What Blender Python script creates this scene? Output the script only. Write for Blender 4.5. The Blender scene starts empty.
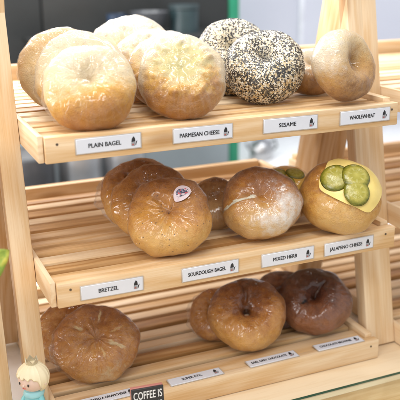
import bpy, bmesh, math, random
from mathutils import Vector, Matrix, noise
R_ = math.radians
rnd = random.Random(7)
S = bpy.context.scene
COL = S.collection

# ------------------------------------------------------------------ camera
cam = bpy.data.cameras.new('camera'); co = bpy.data.objects.new('camera', cam); COL.objects.link(co)
yaw, pitch, roll = .4055, .3053, -.0126
fw = Vector((math.sin(yaw)*math.cos(pitch), math.cos(yaw)*math.cos(pitch), -math.sin(pitch)))
rt = Vector((math.cos(yaw), -math.sin(yaw), 0)); up = rt.cross(fw)
r2 = rt*math.cos(roll)+up*math.sin(roll); u2 = -rt*math.sin(roll)+up*math.cos(roll)
m = Matrix((r2, u2, -fw)).transposed().to_4x4(); m.translation = Vector((-.1554, -.7448, .1701+.342))
co.matrix_world = m
cam.sensor_width = 36; cam.lens = 782.95/400*36
cam.clip_start = .02; cam.clip_end = 50
cam.dof.use_dof = True; cam.dof.focus_distance = .88; cam.dof.aperture_fstop = 6.5
S.camera = co

# ------------------------------------------------------------------ light
W = bpy.data.worlds.new('World'); S.world = W; W.use_nodes = True
W.node_tree.nodes['Background'].inputs[0].default_value = (.93, .96, 1, 1)
W.node_tree.nodes['Background'].inputs[1].default_value = .58
def lamp(name, loc, target, power, size, size_y=None, color=(1, 1, 1), shape='RECTANGLE'):
    l = bpy.data.lights.new(name, 'AREA'); l.energy = power; l.color = color; l.shape = shape
    l.size = size
    if size_y: l.size_y = size_y
    o = bpy.data.objects.new(name, l); COL.objects.link(o); o.location = loc
    o.rotation_euler = (Vector(target)-Vector(loc)).to_track_quat('-Z', 'Y').to_euler()
    return o
lamp('window_light', (-1.25, -1.0, 1.15), (.2, .1, .2), 6.5, .6, .6, (1, .98, .95))
lamp('tube_light', (-.25, -.10, 1.50), (.1, .1, .3), 8, 1.3, .055, (1, .98, .94))
lamp('tube_light', (.45, .45, 1.55), (.25, .1, .3), 9, 1.3, .055, (1, .98, .94))
lamp('tube_light', (-.20, -1.0, 1.45), (.15, .05, .2), 5, 1.2, .055, (1, .98, .94))
lamp('side_fill_light', (-1.5, .45, .62), (.2, .15, .2), 26, .8, .9, (1, .985, .97))  # unseen area light added at left, brightens slats under the upper trays
lamp('back_fill_light', (.05, 1.12, .92), (.22, .1, .15), 10, .9, .3, (1, .98, .96))  # added low fill from behind, lifts the lower slats and bagel rims
lamp('kitchen_light', (.9, .75, 1.5), (1.0, 1.5, .1), 9, .6, .4, (.92, .95, 1))
S.view_settings.view_transform = 'Standard'; S.view_settings.look = 'None'
S.view_settings.exposure = .46; S.view_settings.gamma = 1
S.cycles.transparent_max_bounces = 16

# ------------------------------------------------------------------ helpers
def tag(o, label=None, cat=None, group=None, kind=None):
    if label: o['label'] = label
    if cat: o['category'] = cat
    if group: o['group'] = group
    if kind: o['kind'] = kind
    return o
def empty(name, loc=(0, 0, 0), rz=0, **k):
    o = bpy.data.objects.new(name, None); COL.objects.link(o); o.location = loc; o.rotation_euler.z = rz
    o.empty_display_size = .02
    return tag(o, **k)
def link(name, me, mat, parent=None):
    o = bpy.data.objects.new(name, me); COL.objects.link(o)
    if mat: 
        me.materials.clear(); me.materials.append(mat)
    if parent: o.parent = parent
    return o
class MB:
    """collects shapes into one mesh, with grain coordinates and a tint per board"""
    def __init__(s): s.v = []; s.f = []; s.g = []; s.t = []
    def add(s, vs, fs, gs=None, t=0.):
        b = len(s.v); s.v += [tuple(v) for v in vs]; s.f += [tuple(b+i for i in f) for f in fs]
        s.g += [tuple(g) for g in (gs or vs)]; s.t += [t]*len(vs)
    def board(s, lo, hi, axis=0, bev=.0008, M=None, tint=None, seg=2):
        lo = Vector(lo); hi = Vector(hi); c = (lo+hi)/2; d = hi-lo
        bm = bmesh.new(); bmesh.ops.create_cube(bm, size=1)
        for v in bm.verts: v.co = Vector((v.co.x*d.x, v.co.y*d.y, v.co.z*d.z))
        if bev: bmesh.ops.bevel(bm, geom=bm.edges[:], offset=bev, segments=seg, profile=.5, affect='EDGES', clamp_overlap=True)
        off = Vector((rnd.uniform(0, 9), rnd.uniform(0, 9), rnd.uniform(0, 9)))
        vs, gs = [], []
        for i, v in enumerate(bm.verts):
            v.index = i
            l = v.co.copy(); p = l+c
            g = Vector((l[axis], l[(axis+1) % 3], l[(axis+2) % 3]))+off
            vs.append(M @ p if M else p); gs.append(g)
        fs = [[v.index for v in f.verts] for f in bm.faces]; bm.free()
        s.add(vs, fs, gs, rnd.random() if tint is None else tint)
    def lathe(s, prof, n=32, M=None, cap=True, t=0.):
        vs, fs = [], []
        for (r, z) in prof:
            for k in range(n):
                a = 2*math.pi*k/n; vs.append(Vector((r*math.cos(a), r*math.sin(a), z)))
        for i in range(len(prof)-1):
            for k in range(n):
                fs.append((i*n+k, i*n+(k+1) % n, (i+1)*n+(k+1) % n, (i+1)*n+k))
        if cap:
            fs.append(tuple(reversed(range(n)))); fs.append(tuple((len(prof)-1)*n+k for k in range(n)))
        if M: vs = [M @ v for v in vs]
        s.add(vs, fs, None, t)
    def tube(s, pts, rad, n=10, t=0.):
        pts = [Vector(p) for p in pts]; vs, fs = [], []
        rad = rad if isinstance(rad, (list, tuple)) else [rad]*len(pts)
        for i, p in enumerate(pts):
            d = (pts[min(i+1, len(pts)-1)]-pts[max(i-1, 0)]).normalized()
            a = d.orthogonal().normalized() if i == 0 else (a-d*a.dot(d)).normalized()
            b = d.cross(a)
            for k in range(n):
                th = 2*math.pi*k/n; vs.append(p+(a*math.cos(th)+b*math.sin(th))*rad[i])
        for i in range(len(pts)-1):
            for k in range(n): fs.append((i*n+k, i*n+(k+1) % n, (i+1)*n+(k+1) % n, (i+1)*n+k))
        fs.append(tuple(reversed(range(n)))); fs.append(tuple((len(pts)-1)*n+k for k in range(n)))
        s.add(vs, fs, None, t)
    def ball(s, c, r, nu=20, nv=12, M=None, t=0.):
        r = r if isinstance(r, (tuple, list)) else (r, r, r)
        vs = [Vector((0, 0, -1))]; fs = []
        for i in range(1, nv):
            a = -math.pi/2+math.pi*i/nv
            for k in range(nu): b = 2*math.pi*k/nu; vs.append(Vector((math.cos(a)*math.cos(b), math.cos(a)*math.sin(b), math.sin(a))))
        vs.append(Vector((0, 0, 1)))
        for k in range(nu): fs.append((0, 1+(k+1) % nu, 1+k)); fs.append((len(vs)-1, 1+(nv-2)*nu+k, 1+(nv-2)*nu+(k+1) % nu))
        for i in range(nv-2):
            for k in range(nu): fs.append((1+i*nu+k, 1+i*nu+(k+1) % nu, 1+(i+1)*nu+(k+1) % nu, 1+(i+1)*nu+k))
        vs = [Vector((v.x*r[0], v.y*r[1], v.z*r[2])) for v in vs]
        if M: vs = [M @ v for v in vs]
        s.add([v+Vector(c) for v in vs], fs, None, t)
    def build(s, name, mat, parent=None, smooth=True, angle=40):
        me = bpy.data.meshes.new(name); me.from_pydata(s.v, [], s.f)
        a = me.attributes.new('grain', 'FLOAT_VECTOR', 'POINT'); a.data.foreach_set('vector', [c for g in s.g for c in g])
        a = me.attributes.new('tint', 'FLOAT', 'POINT'); a.data.foreach_set('value', s.t)
        if smooth:
            me.polygons.foreach_set('use_smooth', [True]*len(me.polygons)); me.set_sharp_from_angle(angle=R_(angle))
        me.update()
        return link(name, me, mat, parent)

# ------------------------------------------------------------------ node helpers
class NT:
    def __init__(s, name):
        s.mat = bpy.data.materials.new(name); s.mat.use_nodes = True; s.n = s.mat.node_tree.nodes; s.l = s.mat.node_tree.links
        s.b = s.n['Principled BSDF']; s.out = s.n['Material Output']
    def put(s, sock, v):
        if isinstance(v, bpy.types.NodeSocket): s.l.new(v, sock)
        else:
            if hasattr(sock.default_value, '__len__'):
                if isinstance(v, (int, float)): v = (v,)*len(sock.default_value)
                elif len(sock.default_value) == 4 and len(v) == 3: v = (*v, 1)
            sock.default_value = v
    def node(s, t, **props):
        n = s.n.new(t)
        for k, v in props.items(): setattr(n, k, v)
        return n
    def m(s, op, a, b=0., c=0., clamp=False):
        n = s.node('ShaderNodeMath', operation=op, use_clamp=clamp)
        for i, v in enumerate((a, b, c)): s.put(n.inputs[i], v)
        return n.outputs[0]
    def vm(s, op, a, b=(0, 0, 0), scale=None):
        n = s.node('ShaderNodeVectorMath', operation=op); s.put(n.inputs[0], a); s.put(n.inputs[1], b)
        if scale is not None: s.put(n.inputs[3], scale)
        return n.outputs[1] if op in ('DOT_PRODUCT', 'LENGTH', 'DISTANCE') else n.outputs[0]
    def noise(s, vec, scale, detail=3, rough=.5, dist=0.):
        n = s.node('ShaderNodeTexNoise'); s.put(n.inputs['Vector'], vec); n.inputs['Scale'].default_value = scale
        n.inputs['Detail'].default_value = detail; n.inputs['Roughness'].default_value = rough; n.inputs['Distortion'].default_value = dist
        return n.outputs[0]
    def voro(s, vec, scale, feature='F1'):
        n = s.node('ShaderNodeTexVoronoi', feature=feature); s.put(n.inputs['Vector'], vec); n.inputs['Scale'].default_value = scale
        return n
    def ramp(s, fac, stops, interp='LINEAR'):
        n = s.node('ShaderNodeValToRGB'); s.put(n.inputs[0], fac); cr = n.color_ramp; cr.interpolation = interp
        while len(cr.elements) < len(stops): cr.elements.new(.5)
        for e, (p, c) in zip(cr.elements, stops): e.position = p; e.color = (*c, 1) if len(c) == 3 else c
        return n.outputs[0]
    def step(s, v, lo, hi):
        n = s.node('ShaderNodeMapRange', interpolation_type='SMOOTHSTEP'); s.put(n.inputs[0], v)
        s.put(n.inputs[1], lo); s.put(n.inputs[2], hi); return n.outputs[0]
    def mix(s, f, a, b, blend='MIX'):
        n = s.node('ShaderNodeMix', data_type='RGBA', blend_type=blend); s.put(n.inputs[0], f); s.put(n.inputs[6], a); s.put(n.inputs[7], b)
        return n.outputs[2]
    def bump(s, h, strength, dist, normal=None):
        n = s.node('ShaderNodeBump'); s.put(n.inputs['Height'], h); n.inputs['Strength'].default_value = strength; n.inputs['Distance'].default_value = dist
        if normal is not None: s.l.new(normal, n.inputs['Normal'])
        return n.outputs[0]
    def obj(s): return s.node('ShaderNodeTexCoord').outputs['Object']
    def attr(s, name):
        return s.node('ShaderNodeAttribute', attribute_name=name)
    def sep(s, v):
        n = s.node('ShaderNodeSeparateXYZ'); s.put(n.inputs[0], v); return n.outputs
    def bs(s, **k):
        nm = dict(col='Base Color', rough='Roughness', metal='Metallic', spec='Specular IOR Level', normal='Normal', trans='Transmission Weight',
                  coat='Coat Weight', crough='Coat Roughness', cnormal='Coat Normal', sss='Subsurface Weight', ior='IOR', alpha='Alpha', sheen='Sheen Weight')
        for a, v in k.items(): s.put(s.b.inputs[nm[a]], v)
        return s

def simple(name, col, rough=.5, metal=0., spec=.5, var=.06, scale=30, bump=0., **k):
    t = NT(name); o = t.obj(); n = t.noise(o, scale, 4, .6)
    dark = tuple(c*(1-2*var) for c in col); lite = tuple(min(1, c*(1+2*var)) for c in col)
    t.bs(col=t.ramp(n, [(.3, dark), (.7, lite)]), rough=t.m('MULTIPLY_ADD', n, .15, rough-.07), metal=metal, spec=spec, **k)
    if bump: t.bs(normal=t.bump(t.noise(o, scale*6, 3), bump, .001))
    return t.mat

def wood_mat(name, pale, gold, brown, rough=.45):
    t = NT(name); g = t.attr('grain').outputs['Vector']; tint = t.attr('tint').outputs['Fac']
    gs = t.vm('MULTIPLY', g, (3.2, 46, 46))
    warp = t.noise(t.vm('MULTIPLY', g, (5, 22, 22)), 1, 2)
    x = t.sep(g)
    rings = t.m('SINE', t.m('ADD', t.m('MULTIPLY', t.vm('LENGTH', t.vm('MULTIPLY', t.vm('ADD', g, (0, -4.5, -4.5)), (0, 1, 1))), 520), t.m('MULTIPLY', warp, 26)))
    fine = t.noise(t.vm('MULTIPLY', g, (14, 420, 420)), 1, 4, .65)
    broad = t.noise(gs, 1, 3, .55, .4)
    v = t.m('MULTIPLY_ADD', rings, .10, .46)
    v = t.m('ADD', v, t.m('MULTIPLY_ADD', broad, .46, -.23))
    v = t.m('ADD', v, t.m('MULTIPLY_ADD', fine, .5, -.25))
    v = t.m('ADD', v, t.m('MULTIPLY_ADD', tint, .84, -.42))
    col = t.ramp(v, [(.12, pale), (.55, gold), (.98, brown)])
    # knots
    vo = t.voro(t.vm('MULTIPLY', t.vm('ADD', g, t.vm('SCALE', t.node('ShaderNodeTexNoise').outputs[1], (0, 0, 0), .0)), (9, 26, 26)), 1)
    k = t.m('SUBTRACT', 1, t.step(vo.outputs['Distance'], .08, .30))
    k = t.m('MULTIPLY', k, t.step(t.sep(vo.outputs['Color'])[0], .62, .68))
    col = t.mix(t.m('MULTIPLY', k, .6), col, brown)
    st_ = t.m('MULTIPLY', t.step(t.noise(t.vm('MULTIPLY', g, (5, 16, 16)), 1, 4, .6, .5), .54, .72), t.step(tint, .35, .9))
    col = t.mix(t.m('MULTIPLY', st_, .42), col, (.50, .25, .075))
    pores = t.step(t.noise(t.vm('MULTIPLY', g, (30, 900, 900)), 1, 2), .62, .75)
    col = t.mix(t.m('MULTIPLY', pores, .22), col, brown)
    t.bs(col=col, rough=t.m('MULTIPLY_ADD', fine, .25, rough-.1), spec=.35, normal=t.bump(fine, .25, .0006))
    return t.mat
M_wood = wood_mat('pine_wood', (.83, .65, .44), (.66, .415, .195), (.36, .17, .05))
M_wood2 = wood_mat('counter_oak', (.84, .68, .47), (.72, .51, .28), (.54, .34, .16))
M_card = simple('label_card', (.70, .715, .77), .35, var=.015)
M_sleeve = simple('label_sleeve', (.50, .44, .38), .2, var=.03)
M_ink = simple('label_ink', (.02, .02, .022), .5)
M_red = simple('emblem_red', (.42, .10, .09), .5)
M_greyink = simple('emblem_grey', (.30, .29, .30), .5)
M_screw = simple('screw_steel', (.16, .12, .09), .4, .7)
M_white = simple('white_laminate', (.86, .86, .86), .25, var=.01)
M_film_holder = None

# ------------------------------------------------------------------ setting
WID = .42; ZT = (.342, .1903, .0285); YF = (0., -.0093, .0086); H = .0266
DEP = (.43, .345, .345)
mb = MB(); mb.board((-1.6, .052, -.03), (1.9, .62, 0), 0, .001); tag(mb.build('counter_top', M_white), kind='structure')
mb = MB()
mb.board((-1.6, -.0460, -.032), (1.9, .0505, .0012), 0, .0008, tint=.10)
mb.board((-1.6, -.115, -.032), (1.9, -.0465, .0012), 0, .0008, tint=.72)
mb.board((-1.6, -.262, -.032), (1.9, -.1155, .0012), 0, .0008, tint=.75)
mb.board((-1.6, -.40, -.032), (1.9, -.2625, .0012), 0, .0008, tint=.3)
tag(mb.build('counter_edge', M_wood2), kind='structure')
t = NT('counter_base_paint'); t.bs(col=(.5, .5, .5), rough=.6)
mb = MB(); mb.board((-1.6, -.30, -.92), (1.9, .58, -.034), 0, .001); tag(mb.build('counter_base', t.mat), kind='structure')
t = NT('floor_tile'); br = t.node('ShaderNodeTexBrick'); t.put(br.inputs['Vector'], t.obj()); br.inputs['Scale'].default_value = 1.6; br.offset = 0
t.put(br.inputs['Color1'], (.32, .32, .33)); t.put(br.inputs['Color2'], (.28, .28, .29)); t.put(br.inputs['Mortar'], (.15, .15, .15)); br.inputs['Mortar Size'].default_value = .01
t.bs(col=br.outputs[0], rough=.4)
mb = MB(); mb.board((-6, -5, -.97), (6, 1.9, -.92), 0, 0); tag(mb.build('floor', t.mat), kind='structure')
t = NT('wall_paint'); n = t.noise(t.obj(), 3, 4); t.bs(col=t.ramp(n, [(.3, (.60, .61, .70)), (.7, (.66, .67, .75))]), rough=.55)
mb = MB()
mb.board((-4, 1.70, -.92), (1.285, 1.78, 2.6), 2, .003); mb.board((1.289, 1.70, -.92), (5, 1.78, 2.6), 2, .003)
tag(mb.build('wall', t.mat), kind='structure')
mb = MB(); mb.board((1.278, 1.690, -.92), (1.296, 1.7005, 2.6), 2, .002)
tag(mb.build('wall_trim', simple('trim_paint', (.78, .79, .85), .4)), kind='structure')

# glass sheet on the counter
t = NT('counter_glass'); 
nz = t.sep(t.node('ShaderNodeNewGeometry').outputs['Normal'])
edge = t.m('SUBTRACT', 1, t.step(t.m('ABSOLUTE', nz[2]), .3, .8))
tr = t.node('ShaderNodeBsdfTransparent'); t.put(tr.inputs[0], (.965, .985, .975))
gl = t.node('ShaderNodeBsdfGlossy'); gl.inputs['Roughness'].default_value = .03
fr = t.node('ShaderNodeFresnel'); fr.inputs[0].default_value = 1.5
mx = t.node('ShaderNodeMixShader'); t.l.new(t.m('MULTIPLY', fr.outputs[0], t.m('SUBTRACT', 1, t.node('ShaderNodeNewGeometry').outputs['Backfacing'])), mx.inputs[0]); t.l.new(tr.outputs[0], mx.inputs[1]); t.l.new(gl.outputs[0], mx.inputs[2])
t.bs(col=(.01, .085, .055), rough=.15)
m2 = t.node('ShaderNodeMixShader'); t.l.new(edge, m2.inputs[0]); t.l.new(mx.outputs[0], m2.inputs[1]); t.l.new(t.b.outputs[0], m2.inputs[2]); t.l.new(m2.outputs[0], t.out.inputs[0])
mb = MB(); mb.board((.02, -.30, .0022), (1.5, -.0385, .0066), 0, .0006, seg=1)
tag(mb.build('glass_sheet', t.mat, smooth=False), 'clear glass sheet with dark green edge lying on the wooden counter', 'glass sheet')

# ------------------------------------------------------------------ the wooden stand
def leg_matrix(z0, y0, slope):   # local z up along the leg
    a = math.atan(slope); return Matrix.Translation((0, y0, z0)) @ Matrix.Rotation(-a, 4, 'X')
FS, BS = .19, -.25               # lean of front legs (towards the back), rear legs (towards the front)
def yfront(z): return .098+FS*(z-ZT[0]) 
def make_stand():
    root = empty('bread_stand')
    for k in range(3):
        y0, z0, D = YF[k], ZT[k], DEP[k]
        tr = empty('tray'); tr.parent = root
        mb = MB(); mb.board((0, y0, z0-H), (WID, y0+.0115, z0), 0, .0012, tint=.42)
        fb = mb.build('front_board', M_wood, tr)
        mb = MB(); mb.board((-.0064, y0+.004, z0-H+.0005), (-.0006, y0+D, z0+.0015), 1, .001, tint=.15); mb.build('side_board', M_wood, tr)
        mb = MB(); mb.board((WID-.0135, y0+.0122, z0-H+.0005), (WID-.003, y0+D, z0+.0045), 1, .001, tint=.35); mb.build('side_board', M_wood, tr)
        mb = MB(); mb.board((0, y0+D-.014, z0-H), (WID-.0142, y0+D, z0+(.018 if k == 0 else .008)), 0, .001, tint=.4); mb.build('back_board', M_wood, tr)
        mb = MB(); y = y0+.0122; first = True
        while y < y0+D-.034:
            w = .0285 if (first and k == 2) else .0196+rnd.uniform(-.0018, .0020)
            mb.board((.0, y, z0-.0090), (WID-.0142, y+w, z0-.001-rnd.uniform(0, .0009)), 0, .0013)
            y += w+.0080+rnd.uniform(-.0008, .001); first = False
        mb.build('slats', M_wood, tr)
        mb = MB()
        for yy in (.09, .27): mb.board((0, y0+yy, z0-.0250), (WID-.0142, y0+yy+.018, z0-.0093), 0, .001)
        mb.build('cross_bar', M_wood, tr)
        for sx in (.012, WID-.012):
            for dz in (-.0075,):
                mb = MB(); mb.lathe([(.0, .0004), (.0013, .0004), (.0014, 0)], 12, Matrix.Translation((sx+rnd.uniform(-.003, .003), y0, z0+dz)) @ Matrix.Rotation(R_(90), 4, 'X'), False); mb.build('screw', M_screw, fb)
    for (xa, xb) in ((-.0308, -.0068), (WID+.0012, WID+.0252)):
        # front leg, leaning back; its foot stands on the counter
        L = .80/math.cos(math.atan(FS)); M = leg_matrix(.0, yfront(0), FS)
        mb = MB(); mb.board((xa, 0, .0035), (xb, .020, L), 2, .0018, M, tint=.30); lg = mb.build('front_leg', M_wood, root)
        L2 = .80/math.cos(math.atan(BS)); M = leg_matrix(.0, .285-.052, BS)
        mb = MB(); mb.board((xa, 0, .013), (xb, .055, L2), 2, .0018, M, tint=.40); mb.build('rear_leg', M_wood, root)
    return root
stand = tag(make_stand(), 'slatted pine stand with three trays of bagels, whole in the middle of the picture', 'display stand', 'wooden display stands')
def copy_tree(o, parent=None):
    c = o.copy(); COL.objects.link(c)
    if parent: c.parent = parent
    for ch in list(o.children): copy_tree(ch, c)
    return c
s2 = copy_tree(stand); s2.location.x = .4725; s2['label'] = 'bare slatted pine stand at the right edge, its leg touching the full stand'
s3 = copy_tree(stand); s3.location.x = -.493; s3['label'] = 'pine stand at the left edge, only a leg and tray end showing beside the figurine'

# ------------------------------------------------------------------ labels
def text_mesh(body, size, bold=.0, spacing=1.0):
    c = bpy.data.curves.new('lettering', 'FONT'); c.body = body; c.size = size; c.offset = bold; c.align_x = 'CENTER'; c.align_y = 'CENTER'; c.space_character = spacing
    c.resolution_u = 3; c.fill_mode = 'BOTH'
    o = bpy.data.objects.new('lettering', c); COL.objects.link(o)
    bpy.context.view_layer.update()
    me = bpy.data.meshes.new_from_object(o.evaluated_get(bpy.context.evaluated_depsgraph_get()))
    bpy.data.objects.remove(o); bpy.data.curves.remove(c)
    return me
def poly(mb, pts, z=0.): mb.add([(x, y, z) for x, y in pts], [tuple(range(len(pts)))])
LW, LH = .0676, .0150
def price_label(body, M, label, tw, faded=False):
    root = empty('price_label'); root.matrix_world = M
    tag(root, label, 'price label', 'printed name labels on the trays')
    mb = MB(); mb.board((-LW/2, -LH/2, -.0011), (LW/2, LH/2, 0), 0, .0004, seg=1); mb.build('card', M_card, root)
    mb = MB(); mb.board((-LW/2-.0011, -LH/2-.0009, -.00125), (LW/2+.0011, LH/2+.0009, -.0004), 0, .0003, seg=1); mb.build('sleeve', M_sleeve, root)
    me = text_mesh(body, .0062, 0); xs = [v.co.x for v in me.vertices]; w = max(xs)-min(xs)
    sx = tw/w
    for v in me.vertices: v.co = Vector((v.co.x*sx-.0045, v.co.y*1.02-.0002, .00025))
    bm = bmesh.new()
    for q_, (ox, oy) in enumerate(((0, 0), (.00017, .00004), (-.00017, -.00004), (0, .00012))):
        g = len(bm.verts); bm.from_mesh(me); bm.verts.ensure_lookup_table()
        for v in bm.verts[g:]: v.co += Vector((ox, oy, .00002*q_))
    bm.to_mesh(me); bm.free()
    link('lettering', me, M_ink, root)
    em = MB(); cx, cy = LW/2-.0075, 0
    poly(em, [(cx-.0027, cy-.0008), (cx-.0022, cy+.0022), (cx-.0004, cy+.0050), (cx+.0012, cy+.0030), (cx+.0016, cy-.0006)], .0003)
    poly(em, [(cx+.0016, cy-.0040), (cx+.0020, cy-.0012), (cx+.0036, cy+.0006), (cx+.0034, cy-.0008), (cx+.0026, cy-.0026), (cx+.0024, cy-.0040)], .0003)
    eo = em.build('emblem', M_ink, root, False)
    em = MB(); poly(em, [(cx-.0028, cy-.0048), (cx-.0028, cy-.0012), (cx+.0013, cy-.0012), (cx+.0013, cy-.0048)], .0003); em.build('emblem_base', M_greyink, eo, False)
    em = MB(); poly(em, [(cx-.0020, cy-.0042), (cx-.0020, cy-.0028), (cx-.0002, cy-.0028), (cx-.0002, cy-.0042)], .0005); em.build('emblem_accent', M_red, eo, False)
    return root
rows = [(0, .0118, [(.0309, 'PLAIN BAGEL', .034), (.1349, 'PARMESAN CHEESE', .0455), (.2409, 'SESAME', .0215), (.3395, 'WHOLEWHEAT', .0345)]),
        (1, .0138, [(.0244, 'BRETZEL', .0215), (.138, 'SOURDOUGH BAGEL', .0455), (.2361, 'MIXED HERB', .031), (.3195, 'JALAPENO CHEESE', .0455)])]
lab_txt = {'PLAIN BAGEL': 'white label reading PLAIN BAGEL on the front of the top tray', 'PARMESAN CHEESE': 'white label reading PARMESAN CHEESE on the front of the top tray',
 'SESAME': 'white label reading SESAME on the front of the top tray', 'WHOLEWHEAT': 'white label reading WHOLEWHEAT on the front of the top tray',
 'BRETZEL': 'white label reading BRETZEL on the front of the middle tray', 'SOURDOUGH BAGEL': 'white label reading SOURDOUGH BAGEL on the front of the middle tray',
 'MIXED HERB': 'white label reading MIXED HERB on the front of the middle tray', 'JALAPENO CHEESE': 'white label reading JALAPENO CHEESE on the front of the middle tray'}
for k, dz, ls in rows:
    for i, (x, s, tw) in enumerate(ls):
        tilt = rnd.uniform(-.6, .6)
        M = Matrix.Translation((x+LW/2, YF[k]-.0016, ZT[k]-dz)) @ Matrix.Rotation(R_(tilt), 4, 'Y') @ Matrix.Rotation(R_(90), 4, 'X')
        price_label(s, M, lab_txt[s], tw)
for (x, s, tw, lb) in ((.0225, 'MOZZARELLA CREAMCHEESE', .052, 'white label lying below the wrapped bretzel bagel, ending in CREAMCHEESE'), (.1305, 'SUPER ETC.', .026, 'white label lying on the bottom tray between the black sign and the shiny bagel'),
                   (.2345, 'EARL GREY CHOCOLATE', .049, 'white label reading EARL GREY CHOCOLATE lying below the shiny golden bagel'), (.3315, 'CHOCOLATE BROWNIE', .047, 'white label reading CHOCOLATE BROWNIE lying below the dark chocolate bagel')):
    M = Matrix.Translation((x+LW/2, YF[2]+.0115, ZT[2]+.0016)) @ Matrix.Rotation(R_(rnd.uniform(-.8, .8)), 4, 'Z')
    price_label(s, M, lb, tw)

# ------------------------------------------------------------------ bread
def film_mat(name, R, haze, wr=1., rough=.13):
    t = NT(name); p = t.vm('SCALE', t.obj(), scale=1/R); q = t.vm('ADD', p, (R*900, R*500, 0))
    xyz = t.sep(p)
    th = t.m('ARCTAN2', xyz[1], xyz[0]); rad = t.vm('LENGTH', t.vm('MULTIPLY', p, (1, 1, 0)))
    cv = t.node('ShaderNodeCombineXYZ'); t.put(cv.inputs[0], t.m('MULTIPLY', t.m('COSINE', th), 2.2)); t.put(cv.inputs[1], t.m('MULTIPLY', t.m('SINE', th), 2.2)); t.put(cv.inputs[2], t.m('MULTIPLY', rad, .7))
    r1 = t.noise(cv.outputs[0], 1.9, 2, .5, .3)
    r2 = t.noise(q, 1.7, 2, .5, 1.2); r3 = t.noise(q, 1.1, 2, .5); r4 = t.noise(q, 4.2, 2, .5, .6)
    ridge = t.m('POWER', t.m('SUBTRACT', 1, t.m('MULTIPLY', t.m('ABSOLUTE', t.m('SUBTRACT', r2, .5)), 2)), 14)
    rid1 = t.m('POWER', t.m('SUBTRACT', 1, t.m('MULTIPLY', t.m('ABSOLUTE', t.m('SUBTRACT', r1, .5)), 2)), 12)
    mask = t.step(r3, .42, .62)
    outer = t.step(rad, .25, .7); rid1 = t.m('MULTIPLY', rid1, outer)
    h = t.m('ADD', t.m('MULTIPLY', t.m('ADD', ridge, rid1), t.m('MULTIPLY_ADD', mask, .8, .2)), t.m('MULTIPLY_ADD', r4, .75, t.m('MULTIPLY', r2, .6)))
    nb = t.bump(h, 1., R*.012*wr)
    tr = t.node('ShaderNodeBsdfTransparent')
    gl = t.node('ShaderNodeBsdfGlossy'); gl.inputs['Roughness'].default_value = rough; t.l.new(nb, gl.inputs['Normal'])
    df = t.node('ShaderNodeBsdfDiffuse'); t.put(df.inputs[0], (.93, .93, .95)); 
    fr = t.node('ShaderNodeFresnel'); fr.inputs[0].default_value = 1.5
    f = t.m('MULTIPLY_ADD', fr.outputs[0], .74, .018, clamp=True); f = t.m('MINIMUM', f, .17)
    hz = t.m('MULTIPLY_ADD', t.m('MULTIPLY', mask, t.m('MULTIPLY_ADD', r4, 1.6, -.45, clamp=True)), haze*.15, t.m('MULTIPLY', t.m('ADD', ridge, rid1), .008+haze*.05), clamp=True)
    lw = t.node('ShaderNodeLayerWeight'); lw.inputs[0].default_value = .5
    hz = t.m('ADD', hz, t.m('MULTIPLY', t.m('POWER', lw.outputs['Facing'], 4), .035+haze*.22), clamp=True)
    a = t.node('ShaderNodeMixShader'); t.l.new(hz, a.inputs[0]); t.l.new(tr.outputs[0], a.inputs[1]); t.l.new(df.outputs[0], a.inputs[2])
    b = t.node('ShaderNodeMixShader'); t.l.new(f, b.inputs[0]); t.l.new(a.outputs[0], b.inputs[1]); t.l.new(gl.outputs[0], b.inputs[2])
    t.l.new(b.outputs[0], t.out.inputs[0])
    return t.mat

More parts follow.
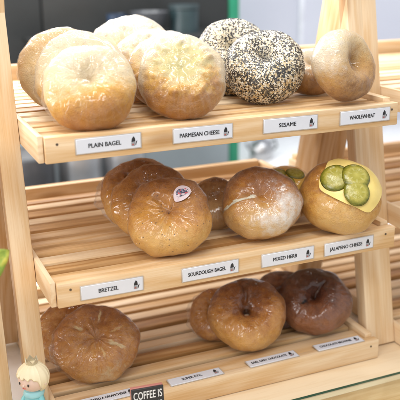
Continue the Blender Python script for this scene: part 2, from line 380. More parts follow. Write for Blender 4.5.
def bread_mat(name, R, stops, up=0., n1=.5, n2=.35, rad=0., z=0., base=.5, flour=None, crease=None, specks=None, rim=None, bump=.8, rough=.55, dirx=0., seed=0.):
    t = NT(name); p0 = t.vm('SCALE', t.obj(), scale=1/R); p = t.vm('ADD', p0, (seed, seed*.7, 0))
    x = t.sep(p0); rr = t.vm('LENGTH', t.vm('MULTIPLY', p0, (1, 1, 0)))
    a = t.noise(p, 1.6, 3, .5); b = t.noise(p, 6.5, 6, .65, .3); c = t.noise(p, 30, 4, .6)
    v = t.m('ADD', base, t.m('MULTIPLY', t.m('SUBTRACT', a, .5), n1*2))
    v = t.m('ADD', v, t.m('MULTIPLY', t.m('SUBTRACT', b, .5), n2*2))
    v = t.m('ADD', v, t.m('MULTIPLY', t.m('SUBTRACT', c, .5), .30))
    for w, s_, o_ in ((up, x[1], 0), (dirx, x[0], 0), (rad, rr, -.55), (z, x[2], -.2)):
        if w: v = t.m('ADD', v, t.m('MULTIPLY', t.m('ADD', s_, o_), w))
    col = t.ramp(v, stops)
    if crease:   # list of (angle, half width, r0, r1, colour)
        for (ang, hw, q0, q1, cc) in crease:
            d = (math.cos(R_(ang)), math.sin(R_(ang)), 0); nrm = (-d[1], d[0], 0)
            ac = t.m('ABSOLUTE', t.m('ADD', t.vm('DOT_PRODUCT', p0, nrm), t.m('MULTIPLY_ADD', b, .16, -.08))); al = t.vm('DOT_PRODUCT', p0, d)
            k = t.m('SUBTRACT', 1, t.step(ac, hw*.4, hw)); k = t.m('MULTIPLY', k, t.step(al, q0, q0+.12)); k = t.m('MULTIPLY', k, t.m('SUBTRACT', 1, t.step(al, q1-.15, q1)))
            col = t.mix(k, col, cc)
    if flour:    # (direction, low, high, amount, colour)
        d, lo, hi, am, fc = flour
        fd = t.m('ADD', t.vm('DOT_PRODUCT', p0, d), t.m('ADD', t.m('MULTIPLY_ADD', b, 1.1, -.55), t.m('MULTIPLY_ADD', a, .6, -.3)))
        fm = t.m('MULTIPLY', t.step(fd, lo, hi), am)
        fm = t.m('MULTIPLY', fm, t.m('MULTIPLY_ADD', c, .7, .62), clamp=True)
        col = t.mix(fm, col, fc)
    if rim:
        k = t.m('MULTIPLY', t.step(t.m('ADD', rr, t.m('ADD', t.m('MULTIPLY_ADD', b, .5, -.25), t.m('MULTIPLY', x[1], .42))), rim[0], rim[1]), rim[3])
        col = t.mix(k, col, rim[2])
    if specks:
        vo = t.voro(p, specks[0]); k = t.m('MULTIPLY', t.m('SUBTRACT', 1, t.step(vo.outputs['Distance'], .10, .24)), t.step(t.sep(vo.outputs['Color'])[1], specks[2], specks[2]+.05))
        col = t.mix(t.m('MULTIPLY', k, .8), col, specks[1])
    hgt = t.m('ADD', t.m('MULTIPLY', b, .8), t.m('MULTIPLY', c, .5))
    t.bs(col=col, rough=rough, spec=.35, normal=t.bump(hgt, bump, R*.07), sss=.08)
    t.b.inputs['Subsurface Radius'].default_value = (.006, .003, .0012); t.b.inputs['Subsurface Scale'].default_value = 1.
    return t.mat

class Bagel:
    def __init__(s, R, br=.42, hole=.5, sx=1., sy=1., seed=0, lump=.04, wrk=.0, dent=None, ring_lump=0.):
        s.R = R; s.b = R*br; s.a = R*hole; s.R0 = R-s.a; s.sx, s.sy, s.seed, s.lump, s.wrk, s.dent, s.ring = sx, sy, seed*7.31, lump, wrk, dent or [], ring_lump
        s.closed = s.a >= s.R0
    def phis(s, n):
        if s.closed:
            c = math.acos(-s.R0/s.a); return [c-2*c*i/n for i in range(n+1)]     # front pole -> back pole
        return [math.pi-2*math.pi*i/n for i in range(n)]
    def pt(s, ph, th, grow=0.):
        if isinstance(ph, tuple):          # flat film span across the hole: (side, fraction of R0)
            sd, fr_ = ph; r = s.R0*fr_; zi = s.b*(abs(math.sin(math.acos(-s.R0/s.a)))**.88 if s.closed else -.2)
            z = sd*(s.b-(s.b-zi)*.55*(1-fr_)**2); n = Vector((0, 0, sd))
        else:
            cs, sn = math.cos(ph), math.sin(ph)
            r = s.R0+s.a*cs; z = s.b*math.copysign(abs(sn)**.95, sn)
            n = Vector((cs*s.b, 0, sn*s.a)).normalized()
        p = Vector((r*math.cos(th)*s.sx, r*math.sin(th)*s.sy, z)); nn = Vector((n.x*math.cos(th), n.x*math.sin(th), n.z))
        q = p/s.R; o = Vector((s.seed, s.seed*.37, s.seed*.11))
        d = noise.noise(q*1.3+o)*1.2+noise.noise(q*2.9+o)*.6+noise.noise(q*6.5+o)*.22
        h = s.lump*d
        if s.ring: h += s.ring*max(0, noise.noise(q*7.+o)+.15)*math.exp(-((r/s.R-.62)/.22)**2)*(1 if z > 0 else 0)
        if s.wrk and z > 0: h += s.wrk*.35*math.sin(th*9+9*noise.noise(q*2.2+o))*(1+noise.noise(q*3+o))*math.exp(-((r/s.R-.28)/.2)**2)
        for (ang, wid, dep, q0, q1) in s.dent:
            dd = Vector((math.cos(R_(ang)), math.sin(R_(ang)), 0)); al = q.dot(dd); ac = q.dot(Vector((-dd.y, dd.x, 0)))+.06*noise.noise(q*4+o)
            if z > -.1*s.R: h -= dep*math.exp(-(ac/wid)**2)*max(0, min(1, (al-q0)/.12))*max(0, min(1, (q1-al)/.15))
        return p+nn*(h*s.R+grow), nn
    def mesh(s, name, nphi=72, nth=128, grow=0., disp=None, ph=None):
        closed = s.closed or ph is not None
        ph = ph or s.phis(nphi); vs, fs = [], []
        for i, f in enumerate(ph):
            for k in range(nth):
                p, n = s.pt(f, 2*math.pi*k/nth, grow)
                if disp: p = p+n*disp(p/s.R)
                vs.append(p)
        N = len(ph)
        if closed:
            for i in (0, N-1):
                c = Vector((0, 0, 0))
                for k in range(nth): c += vs[i*nth+k]
                c /= nth
                for k in range(nth): vs[i*nth+k] = c+(vs[i*nth+k]-c)*.02+Vector((math.cos(2*math.pi*k/nth), math.sin(2*math.pi*k/nth), 0))*1e-5
        for i in range(N-1 if closed else N):
            for k in range(nth): fs.append((i*nth+k, i*nth+(k+1) % nth, ((i+1) % N)*nth+(k+1) % nth, ((i+1) % N)*nth+k))
        if closed: fs.append(tuple(range(nth))[::-1]); fs.append(tuple((N-1)*nth+k for k in range(nth)))
        me = bpy.data.meshes.new(name); me.from_pydata(vs, [], [f[::-1] for f in fs]); me.polygons.foreach_set('use_smooth', [True]*len(me.polygons)); me.update()
        return me
    def wrap(s, name, seed=0, hole=None, flaps=(), amp=.010):
        ph = [(1, k/12+.001) for k in range(12)]+[math.pi/2-math.pi*k/40 for k in range(41)]+[(-1, (11-k)/12+.001) for k in range(12)]
        o = Vector((seed*3.1, 5.7, seed))
        def disp(q):
            r = math.hypot(q.x, q.y); th = math.atan2(q.y, q.x)
            v = 1-abs(noise.noise(Vector((math.cos(th)*2.6, math.sin(th)*2.6, r*.8+q.z))+o))*2.2
            h = amp*max(0, v)**3*s.R*min(1, (r/.6)**2)+.0003
            for (ang, wid, ext, zc) in flaps:
                dth = (th-R_(ang)+math.pi) % (2*math.pi)-math.pi
                h += ext*math.exp(-(dth/R_(wid))**2)*math.exp(-((q.z-zc)/.28)**2)*max(0, r-.45)/.55*.75*max(0, 1+.9*noise.noise(Vector((th*4.5, q.z*1.5, seed)))+.5*noise.noise(q*7+o))
            return h
        return s.mesh(name, 0, 128, .0002, disp, ph)
    def surf(s, u, v, grow=0.):   # point at arc length |uv| from the front pole in direction uv
        d = math.hypot(u, v); th = math.atan2(v, u)
        if not hasattr(s, 'tab'):
            c = math.acos(max(-1, -s.R0/s.a)); s.tab = []; L = 0; last = None
            for i in range(401):
                f = c-2*c*i/400*.8; r = s.R0+s.a*math.cos(f); z = s.b*math.copysign(abs(math.sin(f))**.88, math.sin(f))
                if last: L += math.hypot(r-last[0], z-last[1])
                last = (r, z); s.tab.append((L, f))
        lo = 0
        for i, (L, f) in enumerate(s.tab):
            if L >= d: lo = i; break
        else: lo = 400
        f = s.tab[lo][1]
        if lo > 0:
            L0, f0 = s.tab[lo-1]; L1, f1 = s.tab[lo]
            if L1 > L0: f = f0+(f1-f0)*min(1, (d-L0)/(L1-L0))
        return s.pt(f, th, grow)

def orient(az, el, roll=0.):
    a, e = R_(az), R_(el)
    z = Vector((math.sin(a)*math.cos(e), -math.cos(a)*math.cos(e), math.sin(e))); x = Vector((math.cos(a), math.sin(a), 0)); y = z.cross(x)
    return Matrix((x, y, z)).transposed().to_4x4() @ Matrix.Rotation(R_(roll), 4, 'Z')
def place(bg, k, x, y, az, el, roll, lift=0.):
    z = ZT[k]-.0012+bg.R0*math.cos(R_(el))+bg.b-.0008+lift
    if bg.closed: z = ZT[k]-.0020+max(bg.R0*math.cos(R_(el))+math.hypot(bg.a*math.cos(R_(el)), bg.b*math.sin(R_(el))), bg.b)+lift
    M = orient(az, el, roll); M.translation = Vector((x, y, z)); return M
def bagel(name, bg, k, x, y, az, el, mat, label, group, roll=0., film=None, haze=.25, wr=1., lift=0., flaps=(), whole=None, amp=.010):
    o = link(name, bg.mesh(name), mat); o.matrix_world = place(bg, k, x, y, az, el, roll, lift)
    tag(o, label, 'bagel', group)
    if film is not None:
        link('plastic_wrap', bg.wrap('plastic_wrap', film, whole, flaps, amp), film_mat('film_'+name, bg.R, haze, wr), o)
    return o

CREAM = (.86, .76, .56); PALE = (.83, .66, .40); GOLD = (.70, .42, .13); BROWN = (.40, .18, .055); DARK = (.20, .075, .025); FLOUR = (.72, .67, .57)
# plain: three leaning on each other
plain_st = [(.2, (.70, .55, .33)), (.44, (.68, .45, .18)), (.60, (.64, .33, .04)), (.90, (.46, .185, .02))]
gp = 'plain bagels leaning in a row'
for i, (x, y, az, el, R, hol, sd) in enumerate(((.0585, .0385, -15, 44, .0480, .535, 1), (.0665, .0960, -16, 38, .0515, .53, 2), (.0610, .1620, -14, 34, .0500, .53, 3))):
    b = Bagel(R, .50, hol, seed=sd, lump=.06, wrk=.016)
    mt = bread_mat('plain_bread', R, plain_st, up=-.80 if i < 2 else .35, dirx=.12, n1=.18, n2=.20, base=.22 if i < 2 else .42, flour=((-.05, .55, .5), .25, 1.0, .75, FLOUR), seed=sd)
    bagel('plain_bagel', b, 0, x, y, az, el, mt, ('pale floury bagel with golden lower rim at the front of the plain row', 'pale floury bagel in the middle of the plain row', 'plain bagel with tan top at the back of its row, nearest the left leg')[i], gp, 0, sd, .42, 1., flaps=((200, 30, .005, -.3),))
par_st = [(.1, (.62, .52, .20)), (.34, (.72, .56, .26)), (.50, (.70, .39, .07)), (.80, (.44, .185, .025))]
for i, (x, y, az, el, R, sd) in enumerate(((.1660, .0500, -22, 36, .0485, 5), (.1715, .1020, -21, 36, .0480, 6), (.1700, .1530, -20, 38, .0485, 7), (.1600, .2080, -19, 36, .0550, 8))):
    b = Bagel(R, .48, .62, sx=.99, seed=sd, lump=.055, ring_lump=.09)
    fl = None if i == 0 else ((0, .5, .3), -.2, .6, .9, FLOUR)
    mt = bread_mat('parmesan_bread', R, par_st, up=-.30, n1=.2, n2=.50, rad=.80, base=.38, rim=(.66, .95, (.72, .62, .44), .75) if i == 0 else None, flour=None if i == 0 else fl, seed=sd, bump=.8)
    bagel('parmesan_bagel', b, 0, x, y, az, el, mt, ('squarish bagel with melted yellow cheese centre facing front above its label', 'pale wrapped bagel right behind the melted cheese face', 'tan topped wrapped bagel, third in the cheese row', 'whitest wrapped bagel at the far end of the cheese row')[i], 'parmesan bagels leaning in a row', 0, sd, .7, 1.)

# sesame
def seeds(bg, n, sd):
    rr = random.Random(sd); W_, K_ = MB(), MB()
    base = [(1, 0, 0), (-1, 0, 0), (0, 1, 0), (0, -1, 0), (0, 0, 1), (0, 0, -1)]
    bm = bmesh.new(); bmesh.ops.create_icosphere(bm, subdivisions=1, radius=1); ico = [v.co.copy() for v in bm.verts]; fc = [[v.index for v in f.verts] for f in bm.faces]; bm.free()
    ph0 = bg.phis(400); cnt = 0
    while cnt < n:
        f = rr.uniform(ph0[-1], ph0[0]); th = rr.uniform(0, 2*math.pi)
        if rr.random() > (bg.R0+bg.a*math.cos(f))/bg.R: continue
        p, nn = bg.pt(f, th)
        if p.z < -.75*bg.b: continue
        q = p/bg.R
        dens = .80+.8*noise.noise(q*2.6+Vector((sd, 0, 0)))
        if rr.random() > dens+.25: continue
        black = rr.random() < .66+.55*noise.noise(q*4+Vector((0, sd, 0)))
        L = rr.uniform(.00115, .00155); w = L*.58; h = L*.36
        t1 = nn.orthogonal().normalized(); t1 = Matrix.Rotation(rr.uniform(0, 6.28), 3, nn) @ t1; t2 = nn.cross(t1)
        vs = [p+nn*(.0003)+t1*v.x*L*(1-.0*v.x)+t2*v.y*w*(1-.35*v.x)+nn*v.z*h for v in ico]
        (K_ if black else W_).add(vs, fc, None, rr.random()); cnt += 1
    return W_, K_
def seedmat(name, a, b):
    t = NT(name); t.bs(col=t.ramp(t.attr('tint').outputs['Fac'], [(0, a), (1, b)]), rough=.45); return t.mat
M_sw = seedmat('sesame_white', (.74, .64, .46), (.88, .84, .74)); M_sk = seedmat('sesame_black', (.012, .011, .011), (.06, .05, .045))
for i, (x, y, az, el, R, sd) in enumerate(((.2880, .0880, -27, 54, .0478, 11), (.2780, .1560, -24, 44, .0490, 12))):
    b = Bagel(R, .56, .46, sy=1.04, seed=sd, lump=.05)
    mt = bread_mat('sesame_bread', R, [(.1, CREAM), (.6, (.80, .62, .36)), (1, GOLD)], up=-.4, base=.35, n1=.2, seed=sd)
    o = bagel('sesame_bagel', b, 0, x, y, az, el, mt, ('bagel crusted in black and white sesame seeds, hole tipped upward, in front', 'sesame crusted bagel half hidden behind the other seeded one')[i], 'sesame bagels', 0, sd, .22, .9)
    w_, k_ = seeds(b, 8200 if i == 0 else 6000, sd)
    tag(w_.build('white_seeds', M_sw, o), kind='stuff'); tag(k_.build('black_seeds', M_sk, o), kind='stuff')

# wholewheat
ww_st = [(.1, (.74, .54, .28)), (.4, (.60, .35, .11)), (.62, (.52, .27, .075)), (.9, (.30, .13, .03))]
b = Bagel(.0425, .52, .42, seed=14, lump=.04)
bagel('wholewheat_bagel', b, 0, .3640, .0330, 22, 24, bread_mat('wheat_bread', .0425, ww_st, up=-.5, base=.42, n1=.3, n2=.3, flour=((-.8, .6, .1), .35, 1.0, .65, FLOUR), bump=.9, specks=(26, (.32, .15, .05), .55)),
      'speckled wholewheat bagel standing on edge with its hole turned to the right', 'wholewheat bagels', 0, 14, .45, 1., whole=.5)
b = Bagel(.0375, .52, .46, seed=15, lump=.04)
bagel('wholewheat_bagel', b, 0, .3690, .1120, -30, 66, bread_mat('wheat_bread', .0375, ww_st, up=-.5, base=.3, n1=.3, n2=.3, flour=((0, .3, .8), .0, .7, .9, FLOUR), bump=.9), 'wrapped wholewheat bagel lying behind, next to the sesame one', 'wholewheat bagels', 0, 15, .6, 1.)

# bretzel row
brz = [(.05, (.72, .42, .12)), (.34, (.60, .27, .042)), (.6, (.38, .145, .025)), (.92, (.22, .075, .02))]
stk = None
for i, (x, y, az, el, R, sd) in enumerate(((.1415, .0360, -21, 38, .0472, 21), (.1400, .0850, -21, 36, .0478, 22), (.1400, .1350, -20, 36, .0465, 23))):
    b = Bagel(R, .47, .52, seed=sd, lump=.075, wrk=.04, dent=((130, .07, .06, .05, .6), (250, .08, .03, .1, .7)))
    mt = bread_mat('bretzel_bread', R, brz, up=.42, n1=.28, n2=.26, base=.44 if i == 0 else .44, rad=-.1, specks=(10, (.12, .05, .02), .62), seed=sd, flour=((.15, -.1, .9), .75, 1.2, .5, (.84, .74, .56)) if i == 0 else None)
    o = bagel('bretzel_bagel', b, 1, x, y, az, el, mt, ('golden brown bagel with round sticker at the front of the middle tray', 'brown wrapped bagel just behind the one with the sticker', 'brown bagel at the back of its row with cling film bunched at left')[i], 'bretzel bagels leaning in a row', 0, sd, .28 if i < 2 else .8, 1.2, flaps=((185, 28, .012, -.25),) if i == 2 else ())
    if i == 0: stk = (b, o)
# sticker
def patch(mb, bg, cu, cv, outline, grow, n=40):
    c, nn = bg.surf(cu, cv, grow); vs = [c]
    for (du, dv) in outline: vs.append(bg.surf(cu+du, cv+dv, grow)[0])
    k = len(outline); mb.add(vs, [(0, 1+i, 1+(i+1) % k) for i in range(k)])
def disc(r, n=36): return [(r*math.cos(2*math.pi*i/n), r*math.sin(2*math.pi*i/n)) for i in range(n)]
bg, o = stk; cu, cv = .0175, .0215
mb = MB(); patch(mb, bg, cu, cv, [(x, y) for (x, y), a in zip(disc(.0100, 72), [2*math.pi*i/72 for i in range(72)])], .0027)
st = mb.build('sticker', simple('sticker_paper', (.66, .54, .56), .35, var=.03, scale=80), o)
t = NT('sticker_print'); v = t.voro(t.obj(), 520); t.bs(col=t.ramp(t.sep(v.outputs['Color'])[0], [(0, (.06, .06, .10)), (.38, (.16, .15, .20)), (.40, (.55, .44, .48)), (.72, (.70, .60, .62)), (.74, (.55, .10, .12)), (.86, (.2, .2, .28))], 'CONSTANT'), rough=.4)
mb = MB(); patch(mb, bg, cu, cv+.0006, [(x*1.25, y*.85) for x, y in disc(.0058)], .0030); mb.build('sticker_print', t.mat, st)

# sourdough, mixed herb
b = Bagel(.0335, .52, .6, seed=25, lump=.05)
bagel('sourdough_bagel', b, 1, .2250, .0960, -24, 44, bread_mat('sourdough_bread', .0335, [(.1, (.62, .36, .14)), (.5, (.42, .20, .065)), (.9, (.22, .085, .03))], base=.34, up=.35), 'small dark brown bagel half hidden between the sticker bagel and the floury bun', 'sourdough bagels', 0, 25, .25, 1.)
b = Bagel(.0460, .58, .58, sx=1.03, sy=.98, seed=26, lump=.07, dent=((196, .05, .075, .15, 1.1), (186, .12, .02, .3, 1.1)))
bagel('herb_bagel', b, 1, .2585, .0360, -28, 42, bread_mat('herb_bread', .0460, [(.05, (.70, .43, .15)), (.36, (.55, .25, .05)), (.6, (.36, .13, .025)), (.9, (.22, .08, .022))], up=.55, base=.50, n1=.25, n2=.22,
      flour=((.42, -.42, .75), .42, 1.05, .85, (.86, .82, .76)), crease=((196, .05, .1, 1.2, (.86, .80, .62)),)), 'round brown bun dusted white with flour, a cream slit at its left', 'mixed herb bagels', 0, 26, .40, 1.2)

# jalapeno buns
def cheese_sheet(bg, cu, cv, side, rot, grow=.0014, th=.0016, n=26):
    mb = MB(); vs = []; ca, sa = math.cos(R_(rot)), math.sin(R_(rot))
    for lay in (1, 0):
        for i in range(n+1):
            for j in range(n+1):
                a0 = i/n*2-1; c0 = j/n*2-1; a = a0*side/2*(1-.10*c0*c0-.06*c0**6); c = c0*side/2*(1-.10*a0*a0-.06*a0**6)
                wob = 1+.07*noise.noise(Vector((a*60, c*60, 1)))
                p, nn = bg.surf(cu+(a*ca-c*sa)*wob, cv+(a*sa+c*ca)*wob, grow+th*lay)
                vs.append(p)
    N = (n+1)**2; fs = []
    idx = lambda l, i, j: l*N+i*(n+1)+j
    for i in range(n):
        for j in range(n):
            fs.append((idx(0, i, j), idx(0, i+1, j), idx(0, i+1, j+1), idx(0, i, j+1))); fs.append((idx(1, i, j), idx(1, i, j+1), idx(1, i+1, j+1), idx(1, i+1, j)))
    for i in range(n):
        for (a, c) in (((i, 0), (i+1, 0)), ((i+1, n), (i, n)), ((0, i+1), (0, i)), ((n, i), (n, i+1))):
            fs.append((idx(0, *c), idx(0, *a), idx(1, *a), idx(1, *c)))
    mb.add(vs, fs); return mb
M_cheese = simple('cheese', (.82, .63, .20), .3, var=.03, scale=60, sss=.15)
M_cheese.node_tree.nodes['Principled BSDF'].inputs['Subsurface Radius'].default_value = (.004, .003, .001)
def pickle_mat(name, r):
    t = NT(name); o = t.obj(); x = t.sep(o); rr = t.m('DIVIDE', t.vm('LENGTH', t.vm('MULTIPLY', o, (1, 1, 0))), r)
    n = t.noise(o, 260, 4, .6); th = t.m('ARCTAN2', x[1], x[0])
    v = t.m('ADD', rr, t.m('MULTIPLY_ADD', n, .35, -.17))
    col = t.ramp(v, [(.0, (.46, .40, .08)), (.40, (.33, .29, .035)), (.60, (.42, .36, .07)), (.78, (.24, .22, .022)), (.92, (.13, .13, .010)), (1, (.06, .065, .005))])
    sd = t.m('MULTIPLY', t.step(t.m('COSINE', t.m('MULTIPLY', th, 7)), .6, .9), t.m('MULTIPLY', t.step(rr, .28, .38), t.m('SUBTRACT', 1, t.step(rr, .5, .62))))
    col = t.mix(t.m('MULTIPLY', sd, .4), col, (.60, .56, .22))
    t.bs(col=col, rough=.16, spec=.6, normal=t.bump(n, .4, .001), sss=.2); t.b.inputs['Subsurface Radius'].default_value = (.003, .003, .001)
    return t.mat
def pickle(bg, parent, cu, cv, r, ry, tilt, sd, lift=.0034):
    p, nn = bg.surf(cu, cv, lift); q = nn.to_track_quat('Z', 'Y').to_matrix().to_4x4(); M = Matrix.Translation(p) @ q @ Matrix.Rotation(R_(tilt), 4, 'Z')
    mb = MB(); n = 40; vs = []; fs = []; prof = [(.0, .0012), (.35, .0010), (.6, .0014), (.85, .0012), (.97, .0006), (1, -.0002), (.97, -.0012), (.6, -.0014), (0, -.0014)]
    for (f, z) in prof:
        for k in range(n):
            a = 2*math.pi*k/n; w = 1+.05*noise.noise(Vector((math.cos(a)*1.3, math.sin(a)*1.3, sd)))
            x, y = r*f*w*math.cos(a), r*ry*f*w*math.sin(a)
            vs.append(Vector((x, y, z-((x*x+y*y)*11))))
    for i in range(len(prof)-1):
        for k in range(n): fs.append((i*n+k, (i+1)*n+k, (i+1)*n+(k+1) % n, i*n+(k+1) % n))
    mb.add(vs, fs); o = mb.build('pickle_slice', pickle_mat('pickle', r), parent); o.matrix_local = M
jal = [(.05, (.78, .50, .18)), (.38, (.68, .35, .07)), (.66, (.50, .21, .03)), (1, (.34, .14, .04))]
b = Bagel(.0462, .70, .80, sx=1.06, sy=.97, seed=31, lump=.045)
o = bagel('jalapeno_bagel', b, 1, .3525, .0120, -34, 40, bread_mat('jalapeno_bread', .0468, jal, base=.50, up=.42, dirx=-.25, n1=.46, n2=.40, bump=.9, flour=((.2, -.8, .5), .75, 1.1, .35, (.86, .70, .42))), 'golden bun with cheese slice and three pickle slices at the right of the middle tray', 'jalapeno bagels', -14, 31, .05, .8)
cheese_sheet(b, .0135, .0175, .072, -8).build('cheese_slice', M_cheese, o)
for (cu, cv, r, ry, tl, sd) in ((-.0085, .0085, .0180, .95, 20, 1), (.0120, .0165, .0176, .93, -10, 2), (.0180, -.0030, .0165, .92, 40, 3)): pickle(b, o, cu, cv, r, ry, tl, sd, (.0062, .0078, .0066)[sd-1])
b = Bagel(.0360, .74, .80, seed=32, lump=.04)
o = bagel('jalapeno_bagel', b, 1, .3190, .0860, -30, 60, bread_mat('jalapeno_bread', .0330, [(.1, (.62, .34, .10)), (.6, (.40, .18, .05)), (1, (.22, .08, .025))], base=.45, up=.3), 'wrapped brown bun with olive pickles on top, behind the cheese bun', 'jalapeno bagels')
cheese_sheet(b, 0, .004, .050, 10).build('cheese_slice', simple('cheese_dark', (.72, .42, .06), .3, var=.04), o)
for (cu, cv, tl, sd) in ((-.010, .006, 10, 4), (.012, .010, 50, 5), (.002, -.010, 80, 6)): pickle(b, o, cu, cv, .0125, .85, tl, sd)
link('plastic_wrap', b.wrap('plastic_wrap', 32, None, (), .02), film_mat('film_jalapeno', .036, .2, 1.2), o).scale = (1.08, 1.08, 1.16)

# bottom tray
bb = [(.05, (.72, .41, .13)), (.34, (.55, .245, .05)), (.62, (.36, .125, .022)), (.9, (.16, .045, .010))]
cr = (.74, .56, .30)
b = Bagel(.0485, .46, .60, sx=1.05, sy=1.0, seed=49, lump=.07, wrk=.06, dent=((-22, .06, .05, .25, .75), (78, .05, .05, .3, .8), (152, .05, .04, .35, .8)))
bagel('creamcheese_bagel', b, 2, .0635, .0830, -16, 46, bread_mat('creamcheese_bread', .0485, bb, base=.42, up=.12, n1=.28, n2=.3, crease=((-24, .060, .26, .78, cr), (150, .05, .36, .70, cr), (82, .035, .4, .8, cr), (-70, .03, .2, .6, (.70, .46, .20)), (20, .03, .3, .75, (.66, .42, .18))), flour=((.1, -1, .1), .75, 1.15, .6, (.80, .60, .32))),
      'large brown bagel wrapped in crinkled film at the left of the bottom tray', 'bottom tray bagels at left', 0, 41, .5, 1.5, flaps=((190, 25, .010, -.2), (240, 12, .006, .1)), amp=.02)
b = Bagel(.0430, .46, .56, seed=42, lump=.05)
bagel('creamcheese_bagel', b, 2, .0430, .1330, -16, 50, bread_mat('creamcheese_bread', .0430, bb, base=.32, up=.1), 'orange brown bagel mostly hidden behind the big film wrapped one', 'bottom tray bagels at left', 0, 42, .4, 1.3)
gz = [(.05, (.68, .35, .085)), (.36, (.50, .20, .030)), (.58, (.28, .085, .012)), (.86, (.12, .034, .008))]
b = Bagel(.0488, .48, .46, sx=1.03, sy=.99, seed=43, lump=.07, dent=((96, .09, .10, .1, .8), (-20, .10, .05, .1, .6), (205, .09, .05, .2, .8)))
bagel('glazed_bagel', b, 2, .2590, .0740, -27, 46, bread_mat('glazed_bread', .0492, gz, base=.46, up=.40, n1=.26, n2=.3, rad=-.35, rough=.3, ), 'shiny golden brown bagel with creased hole in the middle of the bottom tray', 'earl grey bagels', 0, 43, .18, 1.1, amp=.006)
b = Bagel(.0350, .5, .5, seed=44, lump=.05)
bagel('glazed_bagel', b, 2, .2330, .1120, -25, 44, bread_mat('glazed_bread', .0350, gz, base=.30, n1=.2), 'lighter wrapped bagel peeking out left behind the shiny golden one', 'earl grey bagels', 0, 44, .6, 1.4, flaps=((175, 40, .006, 0),))
ch = [(.05, (.34, .13, .05)), (.38, (.17, .054, .020)), (.62, (.075, .021, .009)), (.92, (.03, .008, .005))]
b = Bagel(.0462, .50, .49, sx=1.04, seed=45, lump=.07, dent=((60, .05, .06, .0, .6), (215, .06, .06, .1, .55)))
bagel('chocolate_bagel', b, 2, .3620, .0760, -32, 46, bread_mat('chocolate_bread', .0455, ch, base=.46, up=.34, n1=.24, n2=.26, rad=-.3, rough=.28, crease=((215, .05, .2, .55, (.015, .012, .014)),)), 'glossy dark chocolate bagel at the right of the bottom tray', 'chocolate bagels', 0, 45, .14, 1., amp=.006)
b = Bagel(.0400, .52, .52, seed=46, lump=.04)
bagel('chocolate_bagel', b, 2, .3330, .1120, -31, 46, bread_mat('chocolate_bread', .0400, ch, base=.35), 'wrapped chocolate bagel behind, peeking out between glazed and dark one', 'chocolate bagels', 0, 46, .6, 1.4)

# ------------------------------------------------------------------ small sign in front
root = empty('counter_sign', (.0715, -.078, .0018), R_(-6)); root.rotation_euler.x = R_(-6)
tag(root, 'small black sign with white COFFEE IS lettering standing on the counter', 'sign')
M_black = simple('sign_black', (.022, .022, .024), .5, var=.1, bump=.1); M_signrim = simple('sign_rim', (.42, .16, .13), .5)
SWd, SH = .0340, .0865
mb = MB(); mb.board((-SWd/2, 0, 0), (SWd/2, .0045, SH), 0, .0006, seg=1); mb.build('backing', M_signrim, root)
mb = MB(); mb.board((-SWd/2, -.0025, 0), (SWd/2, -.0002, SH-.0006), 0, .0004, seg=1); mb.build('panel', M_black, root)
M_chalk = simple('sign_white', (.80, .80, .80), .6)
for i, s in enumerate(('COFFEE IS', 'ALWAYS', 'A GOOD', 'IDEA')):
    me = text_mesh(s, .0095, .00004); xs = [v.co.x for v in me.vertices]; sx = min(1., .030/(max(xs)-min(xs)))
    for v in me.vertices: v.co = Vector((v.co.x*sx, -.0028, SH-.0085-.0120*i+v.co.y*1.25))
    link('lettering', me, M_chalk, root)

# ------------------------------------------------------------------ figurine
FX, FY = -.0285, .012
root = empty('figurine', (FX, FY, .0012), R_(-52)); tag(root, 'small blond figurine with crown and turquoise coat in front of the left leg', 'figurine')
M_skin = simple('figurine_skin', (.84, .62, .52), .4, var=.02, sss=.1); M_hair = simple('figurine_hair', (.86, .76, .52), .45, var=.04); M_teal = simple('figurine_coat', (.24, .62, .66), .45, var=.04)
M_teal2 = simple('figurine_collar', (.36, .72, .78), .45); M_redp = simple('figurine_red', (.70, .07, .07), .4); M_gold = simple('figurine_crown', (.62, .56, .42), .35, .6); M_dk = simple('figurine_dark', (.03, .025, .02), .3)
HZ, HR = .0790, .0165
mb = MB(); mb.ball((0, 0, HZ), (HR*.96, HR*.93, HR*.94), 32, 20); mb.ball((0, -HR*.93, HZ-.0030), .0014, 10, 8)
for s in (-1, 1): mb.ball((s*HR*.95, .001, HZ-.003), (.0018, .0026, .0034), 12, 8)
mb.lathe([(.005, .058), (.005, .068)], 16); hd = mb.build('head', M_skin, root)
for s in (-1, 1):
    mb = MB(); mb.ball((s*.0058, -HR*.885, HZ-.0016), (.0011, .0007, .0017), 12, 8); mb.build('eye', M_dk, hd)
mb = MB(); mb.tube([(-.0022, -HR*.885, HZ-.0062), (0, -HR*.90, HZ-.0068), (.0022, -HR*.885, HZ-.0062)], .0004, 6); mb.build('mouth', M_redp, hd)
